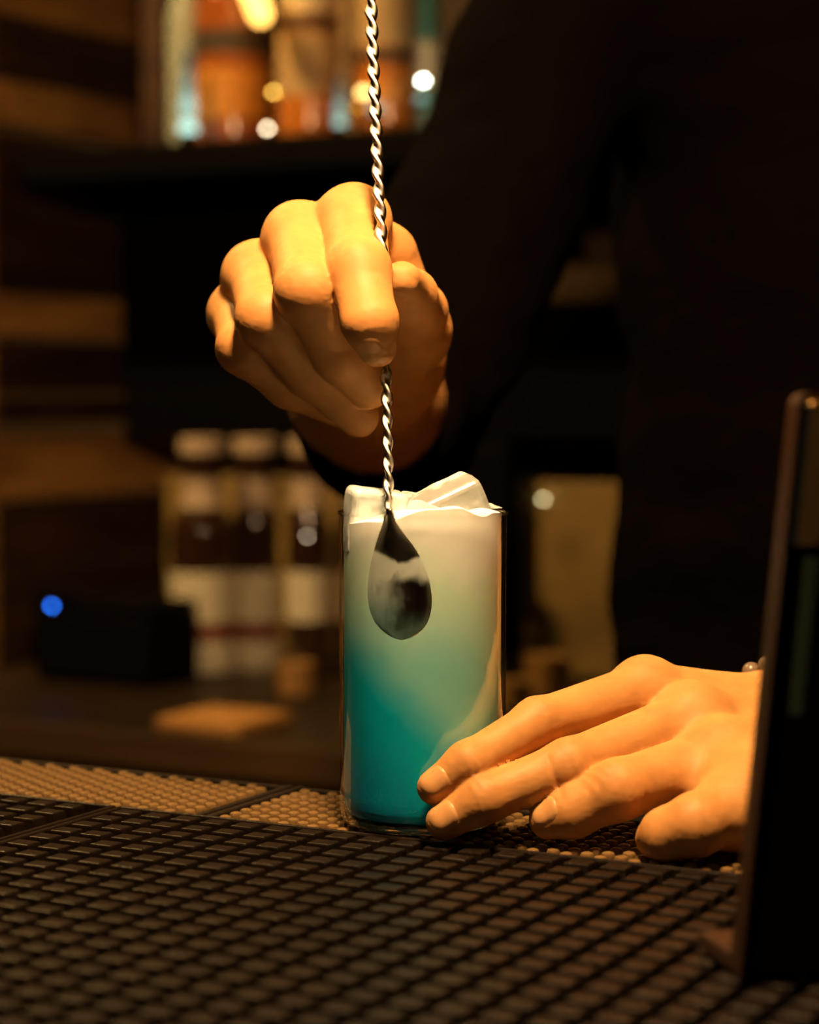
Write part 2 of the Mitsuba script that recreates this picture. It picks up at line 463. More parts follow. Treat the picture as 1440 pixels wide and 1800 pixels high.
def ice(size, rot, at, label, seed, mat='mat_ice'):
    m = rbox(*size, 0.0026, seg=3); m = m.subdivide().subdivide()
    m.vertices += m.vertex_normals * (0.0016 * (meshkit.fbm(m.vertices * 130 + seed * 7.3, 3) - 0.5))[:, None]
    M = trimesh.transformations.euler_matrix(*np.radians(rot)); M[:3, 3] = at; m.apply_transform(M)
    keep = m3.Manifold.cylinder(GH + 0.0006, GR - 0.0014, GR - 0.0014, 96).translate((GX, GY, ZB)) + m3.Manifold.cube((0.2, 0.2, 0.06)).translate((GX - 0.1, GY - 0.1, ZB + GH + 0.0004))
    x = (manifold(m) ^ keep).to_mesh(); m = trimesh.Trimesh(x.vert_properties[:, :3], x.tri_verts, process=False)
    single('ice_cube', m, mat, label, 'ice cube', 40, group='ice cubes in the cocktail glass')


ice((0.021, 0.019, 0.024), (4, 6, 12), P(658, 918, 0.779), 'frosted ice cube at the left of the glass behind the spoon', 1)
ice((0.0085, 0.016, 0.024), (0, 12, -8), P(706, 921, 0.790), 'small ice piece just right of the spoon stem', 2)
ice((0.026, 0.020, 0.022), (8, -24, 16), P(792, 905, 0.784), 'large tilted ice cube standing above the rim at the right', 3, 'mat_ice_clear')
ice((0.018, 0.018, 0.020), (14, 10, 40), P(845, 935, 0.80), 'ice cube low at the right rim of the glass', 4)
ice((0.018, 0.016, 0.02), (0, 20, 30), P(742, 935, 0.775), 'ice cube in the middle of the glass below the rim', 5)

# ------------------------------------------------------------------ the bar spoon
def spoon_film(p, n, uv):
    x = (p.x - float(P(701, 1050, 0.757)[0])) / 0.0125; z = (p.z - float(P(701, 1050, 0.757)[2])) / 0.0166
    w = fbm(p.x * 260 + p.z * 160, p.y * 100, p.z * 130 - p.x * 200, 3) - 0.5
    edge = 0.72 + 0.45 * dr.maximum(-x, 0) + 0.25 * dr.maximum(x, 0)      # the drink's surface meets the spoon here
    wet = 1 - smoothstep(-0.06, 0.06, z - edge + w * 0.12)
    k = smoothstep(-0.25, 0.9, -0.95 * x + 0.05 + 0.7 * w) + smoothstep(0.30, 0.62, z + 0.10 * x + 0.2 * w) + smoothstep(0.2, 1.0, -z) * (0.45 + 0.8 * w)
    return dr.clip(wet * dr.clip(k, 0.0, 0.92), 0, 1)


def film_color(p, n, uv):
    z = (p.z - float(P(701, 1050, 0.757)[2])) / 0.0166
    return mix((0.16, 0.34, 0.34), (0.52, 0.62, 0.60), smoothstep(-0.6, 0.6, z))


scene['mat_spoon'] = {'type': 'blendbsdf', 'weight': mikit.proc(spoon_film),
                      'metal': {'type': 'twosided', 'bsdf': {'type': 'roughconductor', 'material': 'Al', 'alpha': 0.16, 'specular_reflectance': rgb(0.85, 0.8, 0.72)}},
                      'film': {'type': 'twosided', 'bsdf': {'type': 'principled', 'base_color': mikit.proc(film_color), 'roughness': 0.4}}}
spoon = thing('bar_spoon', 'long twisted steel bar spoon stirring the cocktail', 'spoon')
rows = [(893, 683, 5.5), (905, 683.5, 7), (920, 685, 13), (940, 689, 25), (962, 694, 38), (990, 698, 50), (1020, 700.5, 58), (1050, 702, 61), (1075, 703, 58), (1095, 704, 49), (1105, 704.5, 40), (1113, 705, 30), (1119, 705, 19), (1122, 705, 10), (1123.5, 705, 2)]
px_m = 0.757 / F
yy = np.r_[np.linspace(893, 1095, 52), np.linspace(1098, 1123.5, 22)]
cx = np.interp(yy, [r[0] for r in rows], [r[1] for r in rows]); hw = np.interp(yy, [r[0] for r in rows], [r[2] for r in rows])
hw[:50] = np.convolve(np.pad(hw, 2, 'edge'), np.ones(5) / 5, 'valid')[:50]; cx = np.convolve(np.pad(cx, 3, 'edge'), np.ones(7) / 7, 'valid')
RS = GR - 0.0011
outer, inner = [], []
nt = 25
for i, y in enumerate(yy):
    zz = P(743, y, 0.757)[2]
    for s in np.linspace(-1, 1, nt):
        xo = (cx[i] + s * hw[i] - 743) * px_m
        e = abs(s) ** 3.5
        ty = (y - 1035) / 95.0
        edge = max(e, min(1, abs(ty)) ** 6 if ty > 0 else 0)
        neck = np.clip((960 - y) / 60, 0, 1)
        R = RS - 0.0009 * edge * (1 - neck) - 0.0008 * neck * e
        a = math.asin(np.clip(xo / R, -1, 1))
        outer.append((R * math.sin(a), -R * math.cos(a), zz - ZB))
        Ri = R - 0.0006 - 0.0010 * neck * (1 - e)
        inner.append((Ri * math.sin(a), -Ri * math.cos(a), zz - ZB))
ni = len(yy); N = ni * nt; fq = []
for i in range(ni - 1):
    for j in range(nt - 1):
        a, b, c_, d_ = i * nt + j, i * nt + j + 1, (i + 1) * nt + j + 1, (i + 1) * nt + j
        fq += [(a, d_, c_, b), (a + N, b + N, c_ + N, d_ + N)]
    for j, o in ((0, 0), (nt - 1, 1)):
        a, d_ = i * nt + j, (i + 1) * nt + j
        fq.append((a, a + N, d_ + N, d_) if not o else (a, d_, d_ + N, a + N))
for j in range(nt - 1):
    fq.append((j, j + 1, j + 1 + N, j + N)); k_ = (ni - 1) * nt + j; fq.append((k_, k_ + N, k_ + 1 + N, k_ + 1))
fq = np.array(fq); bowl = trimesh.Trimesh(np.array(outer + inner), np.vstack([fq[:, [0, 1, 2]], fq[:, [0, 2, 3]]]), process=False)
bowl.apply_transform(GM); bowl.fix_normals()
part(spoon, 'bowl', bowl, 'mat_spoon', True)


def spoon_axis(y):
    x = np.interp(y, [-420, 0, 100, 250, 400, 650, 800, 870, 900], [648, 652, 655.5, 662, 669.5, 679, 682, 682.8, 683.2])
    return P(x, y, 0.7588 + (900 - y) * 4.3e-5)


def twisted(y0, y1, r0, lobe, pitch, n, m=20):
    """A square-lobed bar turned about its own axis."""
    ys = np.linspace(y0, y1, n); C = np.array([spoon_axis(y) for y in ys]); vs = []
    t = unit(C[0] - C[-1]); e1 = unit(np.cross(t, [0, 1, 0])); e2 = np.cross(t, e1)
    s = np.r_[0, np.cumsum(np.linalg.norm(np.diff(C, axis=0), axis=1))]
    for i in range(n):
        tw = 2 * math.pi * s[i] / pitch
        fade = min(1, (y1 - ys[i]) / 40 + 0.15)
        for a in np.arange(m) / m * 2 * math.pi:
            rr = r0(ys[i]) * (1 + lobe * fade * math.cos(2 * a)) ; b = a + tw
            vs.append(C[i] + rr * (math.cos(b) * e1 + math.sin(b) * e2))
    f = [(i * m + j, i * m + (j + 1) % m, (i + 1) * m + (j + 1) % m, (i + 1) * m + j) for i in range(n - 1) for j in range(m)]
    f = np.array(f); f = np.vstack([f[:, [0, 1, 2]], f[:, [0, 2, 3]]])
    vs += [C[0], C[-1]]; k = n * m
    f = np.vstack([f, [(k, (j + 1) % m, j) for j in range(m)], [(k + 1, k - m + j, k - m + (j + 1) % m) for j in range(m)]])
    g = trimesh.Trimesh(np.array(vs), f, process=False); g.fix_normals(); return g


part(spoon, 'stem', twisted(-420, 897, lambda y: np.interp(y, [-420, 300, 640, 860, 897], [0.00185, 0.00180, 0.00165, 0.00150, 0.00135]), 0.36, 0.0155, 620), 'mat_steel', True, label='twisted steel stem')
endk = trimesh.creation.icosphere(3, 0.005); endk.apply_scale((1, 1, 1.5)); endk.apply_translation(spoon_axis(-420)); part(spoon, 'end_knob', endk, 'mat_steel', True)

# ------------------------------------------------------------------ the bartender
MM = 0.001


class Hand:
    def __init__(self, fingers, palm, kp=0.009, creases=(), bumps=()):
        self.fingers, self.palm, self.kp, self.bumps = fingers, palm, kp, bumps
        self.creases = []
        for pts, rad, amp in fingers:
            for j in range(1, len(pts) - 1):
                d = unit(pts[j + 1] - pts[j - 1])
                out = -(unit(pts[j - 1] - pts[j]) + unit(pts[j + 1] - pts[j]))
                if np.linalg.norm(out) < 0.05: continue
                self.creases.append((np.asarray(pts[j]), d, unit(out), rad[j], amp * (1.0 if j == len(pts) - 3 or len(pts) == 3 else 0.7)))

    def __call__(self, p):
        pd = None
        for a, b, ra, rb, k in self.palm:
            c = cone(p, a, b, ra, rb); pd = c if pd is None else smin(pd, c, k)
        d = pd
        for pts, rad, _ in self.fingers:
            f = chain(p, pts, rad)
            d = np.minimum(d, smin(pd, f, self.kp))
        for c, r, k in self.bumps: d = smin(d, np.linalg.norm(p - np.asarray(c, np.float32), axis=1) - r, k)
        for c, ax, out, r, amp in self.creases:
            q = p - c.astype(np.float32); near = (q * q).sum(1) < (2.4 * r) ** 2
            qq = q[near]; s = qq @ ax.astype(np.float32); o = qq @ out.astype(np.float32)
            side_ = np.clip(o / r - 0.05, 0, 1)
            g = 0.5 * sum(w_ * np.exp(-((s - s0) / 0.0009) ** 2) for s0, w_ in ((-0.0038, .55), (-0.0012, .9), (0.0014, 1.0), (0.0042, .6)))
            swell = -0.6 * np.exp(-(s / (0.6 * r)) ** 2)
            back = np.clip(-o / r - 0.1, 0, 1) * np.exp(-(s / 0.0010) ** 2) * 1.2
            d[near] += amp * 0.001 * (side_ * (g + swell) + back)
        return d


def A(*v): return [np.asarray(P(*q), float) for q in v]


# right hand, closed round the spoon
ri = A((622, 392, .815), (630, 477, .7765), (651, 568, .7635), (664, 612, .7660))
rm = A((525, 420, .822), (540, 512, .777), (600, 625, .792), (648, 680, .800))
rr_ = A((452, 486, .834), (468, 560, .789), (545, 652, .804), (630, 733, .811))
rp = A((418, 552, .846), (428, 612, .806), (508, 676, .819), (586, 716, .825))
rt = A((716, 582, .862), (732, 548, .834), (723, 519, .804), (707, 494, .7860))
RW = P(648, 630, .905); RF = P(628, 690, .985)
hr = Hand([(ri, [.0125, .0114, .0096, .0068], .45), (rm, [.0118, .0112, .0098, .0084], .45), (rr_, [.0112, .0105, .0096, .0078], .4), (rp, [.0102, .0096, .0086, .0070], .4), (rt, [.0138, .0114, .0092, .0072], .35)],
          [(ri[0], RW, .0118, .021, .012), (rm[0], RW, .0115, .021, .012), (rr_[0], RW, .0112, .020, .012), (rp[0], RW, .0106, .020, .012),
           (rt[0], RW, .0150, .021, .014), (P(685, 445, .838), rt[0], .0105, .0140, .012), (P(600, 600, .865), P(560, 645, .872), .016, .016, .012), (RW, RF, .0270, .0325, .02)], .008,
          bumps=[(ri[0] + np.array([0, 0, .0015]), .0118, .006), (rm[0] + np.array([0, 0, .0015]), .0112, .006), (rr_[0] + np.array([-.001, 0, .0012]), .0106, .006)])
# left hand, fingers round the foot of the glass
li = A((1134, 1214, .797), (945, 1270, .764), (822, 1343, .7490), (764, 1384, .7485))
lm = A((1222, 1262, .785), (1000, 1346, .752), (850, 1405, .7440), (782, 1444, .7455))
lr = A((1268, 1330, .768), (1088, 1388, .743), (1004, 1426, .745), (965, 1440, .746))
lp = A((1318, 1402, .742), (1222, 1450, .7180), (1172, 1467, .722), (1152, 1475, .728))
lt = A((1290, 1275, .865), (1140, 1325, .872), (1000, 1362, .862), (900, 1388, .834))
LW = P(1420, 1290, .835); LF = P(1600, 1250, .92)
hl = Hand([(li, [.0105, .0083, .0074, .0062], .95), (lm, [.0108, .0090, .0080, .0066], .95), (lr, [.0112, .0102, .0088, .0070], .8), (lp, [.0116, .0100, .0082, .0066], .5), (lt, [.0135, .0115, .0100, .0085], .3)],
          [(li[0], LW, .0108, .0195, .010), (lm[0], LW, .0110, .0195, .010), (lr[0], LW, .0115, .0195, .010), (lp[0], LW, .0118, .019, .010), (lr[0], lp[0], .0105, .0105, .010),
           ((lr[0] + lr[1]) / 2 + np.array([.010, .010, -.010]), lp[0] + np.array([-.006, .012, 0]), .009, .010, .012),
           (P(1190, 1415, .766), lp[0] + np.array([0, .008, 0]), .0095, .010, .012), (P(1300, 1430, .730), LW, .0125, .019, .012), (lt[0], LW, .0155, .021, .012), (LW, LF, .0235, .0315, .02)], .007,
          bumps=[(li[0] + np.array([0, 0, .0015]), .0104, .005), (lm[0] + np.array([0, -.001, .0020]), .0104, .005), (lr[0] + np.array([0, -.003, .0018]), .0104, .005)])


def hand_mesh(h, res=0.0009):
    pts = np.vstack([np.vstack(f[0]) for f in h.fingers] + [np.vstack([q[0], q[1]]) for q in h.palm])
    m = surface_nets(h, pts.min(0) - 0.04, pts.max(0) + 0.04, res)
    m.vertices = smoothed(m, 3)
    return m


SR, SL = P(1050, -40, 1.25), np.array([0.475, 1.24, ZC + 0.20])
ER, EL = P(690, 730, 1.16), np.array([0.355, 1.06, ZC - 0.03])
CHEST = np.array([0.305, 1.32, ZC + 0.12]); HIP = np.array([0.318, 1.37, ZC - 0.22]); NECK = np.array([0.285, 1.27, ZC + 0.30]); HEAD = np.array([0.265, 1.20, ZC + 0.44])


def torso_sdf(p, grow=0.0):
    def ell(c, r): q = (p - np.asarray(c, np.float32)) / np.asarray(r, np.float32); k = np.linalg.norm(q, axis=1); return (k - 1) * min(r)
    d = ell(CHEST, (0.165 + grow, 0.115 + grow, 0.22 + grow))
    d = smin(d, ell(HIP, (0.165 + grow, 0.120 + grow, 0.20 + grow)), 0.08)
    d = smin(d, ell((CHEST + HIP) / 2, (0.150 + grow, 0.11 + grow, 0.2)), 0.06)
    d = smin(d, cone(p, SR + np.array([.03, 0, -.01]), SL + np.array([-.03, 0, -.01]), 0.052 + grow, 0.052 + grow), 0.06)
    return d


def body_sdf(p):
    d = torso_sdf(p)
    d = smin(d, cone(p, SR, ER, 0.048, 0.038), 0.03); d = np.minimum(d, cone(p, ER, RF, 0.040, 0.0325))
    d = smin(d, cone(p, SL, EL, 0.050, 0.040), 0.03); d = np.minimum(d, cone(p, EL, LF, 0.040, 0.0325))
    d = smin(d, cone(p, NECK - np.array([0, -.02, .06]), HEAD - np.array([0, 0, .04]), 0.058, 0.052), 0.04)
    q = (p - HEAD.astype(np.float32)) / np.array([0.076, 0.095, 0.115], np.float32); d = smin(d, (np.linalg.norm(q, axis=1) - 1) * 0.076, 0.03)
    d = smin(d, cone(p, HEAD + [0, -.085, -.045], HEAD + [0, -.080, -.075], .028, .022), .03)
    d = smin(d, cone(p, HEAD + [0, -.094, .01], HEAD + [0, -.112, -.025], .008, .013), .012)
    for s in (-1, 1):
        d = smin(d, cone(p, HEAD + [s * .078, .005, .015], HEAD + [s * .078, 0, -.02], .012, .009), .008)
        d = np.maximum(d, -(np.linalg.norm(p - (HEAD + [s * .032, -.099, .012]).astype(np.float32), axis=1) - .011) + 0.0)
        hp = HIP + np.array([s * .085, 0, -.06]); kn = np.array([HIP[0] + s * .10, 1.36, 0.50]); an = np.array([HIP[0] + s * .11, 1.42, 0.10])
        d = smin(d, cone(p, hp, kn, .085, .058), .04); d = smin(d, cone(p, kn, an, .056, .040), .02)
        d = smin(d, cone(p, an, an + [0, -.13, -.055], .040, .032), .02)
    return d


mr, ml = hand_mesh(hr), hand_mesh(hl)
lo = np.array([-0.12, 0.86, 0.0]); hi_ = np.array([0.66, 1.62, ZC + 0.62])
mb = surface_nets(body_sdf, lo, hi_, 0.010)
nails = []


def nail(h, pts, dorsal, width, length, back=0.0, tilt=0.0):
    """A curved nail plate laid on the finger's tip."""
    ax = unit(pts[-1] - pts[-2]); dz = np.asarray(dorsal, float); dz = unit(dz - (dz @ ax) * ax); sx = np.cross(ax, dz)
    c = pts[-1] + ax * back; nu, nv = 15, 17; grid = []
    for j in range(nv):
        for i in range(nu):
            s, t = 2 * i / (nu - 1) - 1, 2 * j / (nv - 1) - 1
            # square-round outline: disc mapped to a superellipse
            k = (abs(s) ** 3.2 + abs(t) ** 3.2) ** (1 / 3.2); m_ = max(abs(s), abs(t)); sc = m_ / k if k > 0 else 1
            grid.append((s * sc, t * sc, m_))
    g = np.array(grid)
    q = c + g[:, :1] * sx * width / 2 + g[:, 1:2] * ax * length / 2 + dz * 0.012
    for _ in range(40): q = q - dz * (h(q.astype(np.float32)) * 0.7)[:, None]
    outer = q + dz * (0.00045 - 0.0007 * np.clip((g[:, 2:] - 0.72) / 0.28, 0, 1)); inner = q - dz * 0.0012
    f = np.array([(j * nu + i, j * nu + i + 1, (j + 1) * nu + i + 1, (j + 1) * nu + i) for j in range(nv - 1) for i in range(nu - 1)])
    n_ = nu * nv; rimq = []
    loop = [i for i in range(nu)] + [j * nu + nu - 1 for j in range(1, nv)] + [(nv - 1) * nu + i for i in range(nu - 2, -1, -1)] + [j * nu for j in range(nv - 2, 0, -1)]
    for a, b in zip(loop, loop[1:] + loop[:1]): rimq.append((a, a + n_, b + n_, b))
    fq = np.vstack([f, f[:, ::-1] + n_, rimq])
    m = trimesh.Trimesh(np.vstack([outer, inner]), np.vstack([fq[:, [0, 1, 2]], fq[:, [0, 2, 3]]]), process=False); m.fix_normals()
    nails.append((m, q[len(q) // 2]))


VIEW = np.array([0, -1.0, 0])
nail(hr, ri, [-0.40, -0.88, 0.25], .0112, .0125, -.0005)
nail(hl, li, [-0.35, -0.85, 0.30], .0108, .0115, -.0010)
nail(hl, lm, [-0.35, -0.85, 0.35], .0112, .0115, -.0010)
nail(hl, lr, [-0.75, -0.6, 0.30], .0105, .0110, .0000)

person = thing('person', 'bartender in a dark shirt stirring with one hand and steadying the glass with the other', 'person')
try:
    body = manifold(mb) + manifold(mr) + manifold(ml)
    assert not body.is_empty() and body.status() == m3.Error.NoError
    bm = body.to_mesh(); bm = trimesh.Trimesh(bm.vert_properties[:, :3], bm.tri_verts, process=False)
except Exception as e:
    print('body union fell back', e); bm = cat([mb, mr, ml])
vp = np.asarray(bm.vertices)
base_c = np.array([0.48, 0.240, 0.078])
nz = meshkit.fbm(vp * 120, 3)[:, None]; nz2 = meshkit.fbm(vp * 400 + 9, 2)[:, None]
colr = base_c * (0.84 + 0.32 * nz) * (0.93 + 0.14 * nz2)
red = np.zeros(len(vp))
for h in (hr, hl):
    for c, ax, out, r, amp in h.creases:
        red = np.maximum(red, np.exp(-(np.linalg.norm(vp - c, axis=1) / (1.15 * r)) ** 2))
    for pts, rad, _ in h.fingers: red = np.maximum(red, 0.8 * np.exp(-(np.linalg.norm(vp - pts[-1], axis=1) / (1.2 * rad[-1])) ** 2))
colr *= 1 - red[:, None] * np.array([0.02, 0.14, 0.18])
part(person, 'body', bm, 'mat_skin', True, color=colr)
for m, _ in nails: part(person, 'fingernail', m, 'mat_nail', True)


def shirt_sdf(p):
    pf = p.astype(np.float64)
    wr = (meshkit.fbm(pf * np.array([9, 9, 14]) + 3, 3) - 0.5) * 0.022
    d = torso_sdf(p, 0.014)
    cr = ER + (RF - ER) * 0.42; cl = EL + (LF - EL) * 0.45
    d = smin(d, cone(p, SR, ER, 0.060, 0.047), 0.03); d = smin(d, cone(p, ER, cr, 0.047, 0.045), 0.015)
    d = smin(d, cone(p, SL, EL, 0.066, 0.052), 0.03); d = smin(d, cone(p, EL, cl, 0.052, 0.046), 0.015)
    d = np.maximum(d, p[:, 2] * 0 + (HIP[2] - 0.12 - p[:, 2]))
    d = smin(d, cone(p, NECK - np.array([0, -.02, .05]), NECK + np.array([0, 0, .015]), 0.072, 0.066), 0.02)
    return d + wr


part(person, 'shirt', surface_nets(shirt_sdf, lo, hi_, 0.008), 'mat_shirt', True, label='dark long-sleeved shirt with rolled cuffs')


def trouser_sdf(p):
    q = (p - HIP.astype(np.float32)) / np.array([0.185, 0.14, 0.22], np.float32); d = (np.linalg.norm(q, axis=1) - 1) * 0.14
    for s in (-1, 1):
        hp = HIP + np.array([s * .085, 0, -.06]); kn = np.array([HIP[0] + s * .10, 1.36, 0.50]); an = np.array([HIP[0] + s * .11, 1.42, 0.11])
        d = smin(d, cone(p, hp, kn, .10, .075), .04); d = smin(d, cone(p, kn, an, .075, .065), .02)
    return np.maximum(d, p[:, 2] - (HIP[2] + 0.02))


part(person, 'trousers', surface_nets(trouser_sdf, lo, hi_, 0.012), 'mat_trousers', True, label='dark trousers')
for s in (-1, 1):
    an = np.array([HIP[0] + s * .11, 1.42, 0.10])
    part(person, 'shoe', surface_nets(lambda p: np.maximum(smin(cone(p, an, an + [0, -.02, -.05], .05, .05), cone(p, an + [0, 0, -.055], an + [0, -.15, -.06], .05, .046), .03), 0.002 - p[:, 2]), an - [.12, .3, .12], an + [.12, .12, .1], 0.008), 'mat_shoe', True)
part(person, 'hair', surface_nets(lambda p: np.maximum((np.linalg.norm((p - (HEAD + [0, .015, .02]).astype(np.float32)) / np.array([.085, .100, .112], np.float32), axis=1) - 1) * .085,
     (HEAD[2] + .03) - p[:, 2] - 0.9 * (p[:, 1] - HEAD[1] + .05)), HEAD - .16, HEAD + .16, 0.008), 'mat_hair', True)

# beads round the wrist
BC = np.asarray(P(1375, 1285, .822))
bracelet = part(person, 'bracelet', (lambda c, ax: None)(0, 0) or trimesh.creation.torus(0.0255, 0.0006, 48, 8).apply_transform(
    trimesh.transformations.concatenate_matrices(trimesh.transformations.translation_matrix(BC), trimesh.geometry.align_vectors([0, 0, 1], unit(LF - LW)))), 'mat_black', True)
prin('mat_bead', (0.16, 0.12, 0.08), 0.25, specular=0.7)
bead = mikit.ply(trimesh.creation.icosphere(2, 0.0036), 'mat_bead', True)
BM = trimesh.geometry.align_vectors([0, 0, 1], unit(LF - LW))[:3, :3]
for i in range(22):
    a = i / 22 * 2 * math.pi
    c = BC + BM @ np.array([0.0255 * math.cos(a), 0.0255 * math.sin(a), 0])
    scene[numbered(f'{bracelet}__bead')] = {**bead, 'to_world': T().translate(c.tolist())}

# ------------------------------------------------------------------ the back bar
def wbox(x0, x1, y0, y1, v0, v1, r=0.003):
    """A box of the back bar's frame whose front face, at v0, fills these view edges."""
    u0, z1 = W(x0, y0, v0); u1, _ = W(x1, y0, v0); _, z0 = W((x0 + x1) / 2, y1, v0)
    return rbox(u1 - u0, v1 - v0, z1 - z0, r, (0, 0, 0)), ((u0 + u1) / 2, (v0 + v1) / 2, (z0 + z1) / 2)


ZCT = W(300, 1292, -0.28)[1]                       # the back counter's height
bc = thing('back_counter', 'dark wooden counter along the wall behind the bartender', 'counter')
part(bc, 'top', inframe(rbox(3.4, 0.66, 0.03, 0.004), -0.2, 0.05, ZCT - 0.015), 'mat_counter')
part(bc, 'edge_trim', inframe(rbox(3.4, 0.006, 0.032, 0.002), -0.2, -0.2835, ZCT - 0.0155), 'mat_trim')
part(bc, 'cabinet', inframe(rbox(3.36, 0.60, ZCT - 0.031, 0.004), -0.2, 0.075, (ZCT - 0.031) / 2 + 0.0005), 'mat_wood_dark')
spl = thing('splash_panel', 'brown panel on the wall behind the lower bottles', 'wall panel')
part(spl, 'panel', inframe(rbox(1.9, 0.143, 0.205, 0.002), 0.5, 0.313, ZCT + 0.104), 'mat_splash')

ZSH = W(330, 243, 0.02)[1]                          # shelf top
sh = thing('bottle_shelf', 'dark wooden shelf carrying the upper row of bottles', 'shelf')
part(sh, 'board', inframe(rbox(1.75, 0.34, 0.035, 0.003), -0.50 + 0.875, 0.21, ZSH - 0.0175), 'mat_black')
cu0 = W(270, 600, 0.12)[0]
part(sh, 'support', inframe(rbox(0.03, 0.26, 0.62, 0.003), cu0, 0.25, ZSH + 0.275), 'mat_wood_dark')
lower = thing('wall_cupboard', 'black cupboard under the shelf of bottles', 'cupboard')
zc1 = ZSH - 0.036; zc0 = W(500, 768, 0.20)[1]
un = W(918, 600, 0.215)[0]; zn_ = W(1000, 531, 0.215)[1]
part(lower, 'body', inframe(rbox(un + 0.49, 0.17, zc1 - zc0, 0.003), (un - 0.49) / 2, 0.30, (zc1 + zc0) / 2), 'mat_black')
part(lower, 'body', inframe(rbox(1.0, 0.17, zn_ - zc0, 0.003), un + 0.501, 0.30, (zn_ + zc0) / 2), 'mat_black')
prin('mat_olive', (0.20, 0.13, 0.045), 0.7)  # a lit olive patch in the background, carried by added boxes
for x0, x1, yt, lb in ((924, 990, 462, 'left one of two added olive boxes standing in for a lit patch beside the arm'), (994, 1082, 474, 'right one of two added olive boxes standing in for a lit patch beside the arm')):
    b_, (u_, v_, z_) = wbox(x0, x1, yt, 531, 0.23, 0.30)
    single('patch_box', inframe(rbox(b_.extents[0], 0.07, b_.extents[2], 0.003), u_, 0.265, zn_ + 0.0006 + b_.extents[2] / 2), 'mat_olive', lb, 'patch_box', group='olive boxes standing in for a lit patch')

# the wooden end panel at the left, lit and dark bands put into the board tones
pn = thing('wood_end_panel', 'warm brown wooden end panel of stacked boards left of the bottle shelf', 'panel')
uP = -0.53
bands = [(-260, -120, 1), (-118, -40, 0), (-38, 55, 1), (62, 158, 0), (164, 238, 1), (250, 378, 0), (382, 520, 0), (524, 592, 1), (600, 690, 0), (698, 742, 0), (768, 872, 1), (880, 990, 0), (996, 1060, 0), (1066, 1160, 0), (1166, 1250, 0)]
t_mid = 2.48
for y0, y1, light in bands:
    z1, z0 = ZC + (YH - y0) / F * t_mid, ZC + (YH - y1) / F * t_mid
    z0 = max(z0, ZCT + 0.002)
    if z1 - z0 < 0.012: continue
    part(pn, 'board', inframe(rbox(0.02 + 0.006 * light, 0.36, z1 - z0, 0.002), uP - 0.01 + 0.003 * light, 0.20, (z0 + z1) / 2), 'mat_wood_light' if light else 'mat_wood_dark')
part(pn, 'post', inframe(rbox(0.03, 0.022, 1.05, 0.003), uP - 0.004, 0.008, ZCT + 0.526), 'mat_wood_light')

# appliance with a blue pilot light
ap = thing('appliance', 'low black appliance with a glowing blue pilot light at the left', 'appliance')
b_, (u_, v_, z_) = wbox(48, 250, 1075, 1245, -0.06, 0.16, 0.008)
b_ = rbox(b_.extents[0], 0.10, z_ + b_.extents[2] / 2 - ZCT - 0.001, 0.008)
zt = ZCT + b_.extents[2]
part(ap, 'body', inframe(b_, u_, 0.0, ZCT + 0.0005 + b_.extents[2] / 2), 'mat_black')
ul, zl_ = W(87, 1066, -0.055)
led = lathe([(0, 0), (0.0021, 0), (0.0021, 0.002), (0.001, 0.003), (0, 0.003)], 20); led.apply_transform(trimesh.transformations.rotation_matrix(math.pi / 2, (1, 0, 0)))
panel_m = rbox(0.05, 0.012, 0.03, 0.003)
part(ap, 'control_panel', inframe(panel_m, ul, -0.044, zl_), 'mat_black')
k_ = part(ap, 'pilot_light', inframe(led, ul, -0.0500, zl_), 'mat_black', True); scene[k_]['emitter'] = area((0.02, 0.18, 1.0), 14)
part(ap, 'lid', inframe(rbox(b_.extents[0] * 0.98, 0.095, 0.012, 0.004), u_, 0.0, zt + 0.006), 'mat_black')

# ---- bottles
prin('mat_cream_label', (0.62, 0.50, 0.33), 0.6)
prin('mat_white_label', (0.74, 0.68, 0.52), 0.6)
prin('mat_tan_label', (0.50, 0.33, 0.16), 0.6)
prin('mat_dark_band', (0.05, 0.03, 0.02), 0.6)
prin('mat_red_band', (0.25, 0.04, 0.02), 0.6)
prin('mat_orange_band', (0.65, 0.25, 0.03), 0.5)
prin('mat_amber', (0.34, 0.085, 0.012), 0.12, specular=0.7, clearcoat=0.6)
prin('mat_orange', (0.55, 0.17, 0.02), 0.12, specular=0.7)
prin('mat_brown_glass', (0.035, 0.014, 0.008), 0.10, specular=0.7)
prin('mat_pale_glass', (0.42, 0.46, 0.40), 0.15, specular=0.6)
prin('mat_teal_lit_glass', (0.10, 0.30, 0.28), 0.15, specular=0.6)  # teal light on the glass, put into its colour
prin('mat_cap_red', (0.30, 0.07, 0.04), 0.4)
prin('mat_cap_cream', (0.60, 0.46, 0.34), 0.45)
prin('mat_cap_black', (0.02, 0.015, 0.012), 0.4)


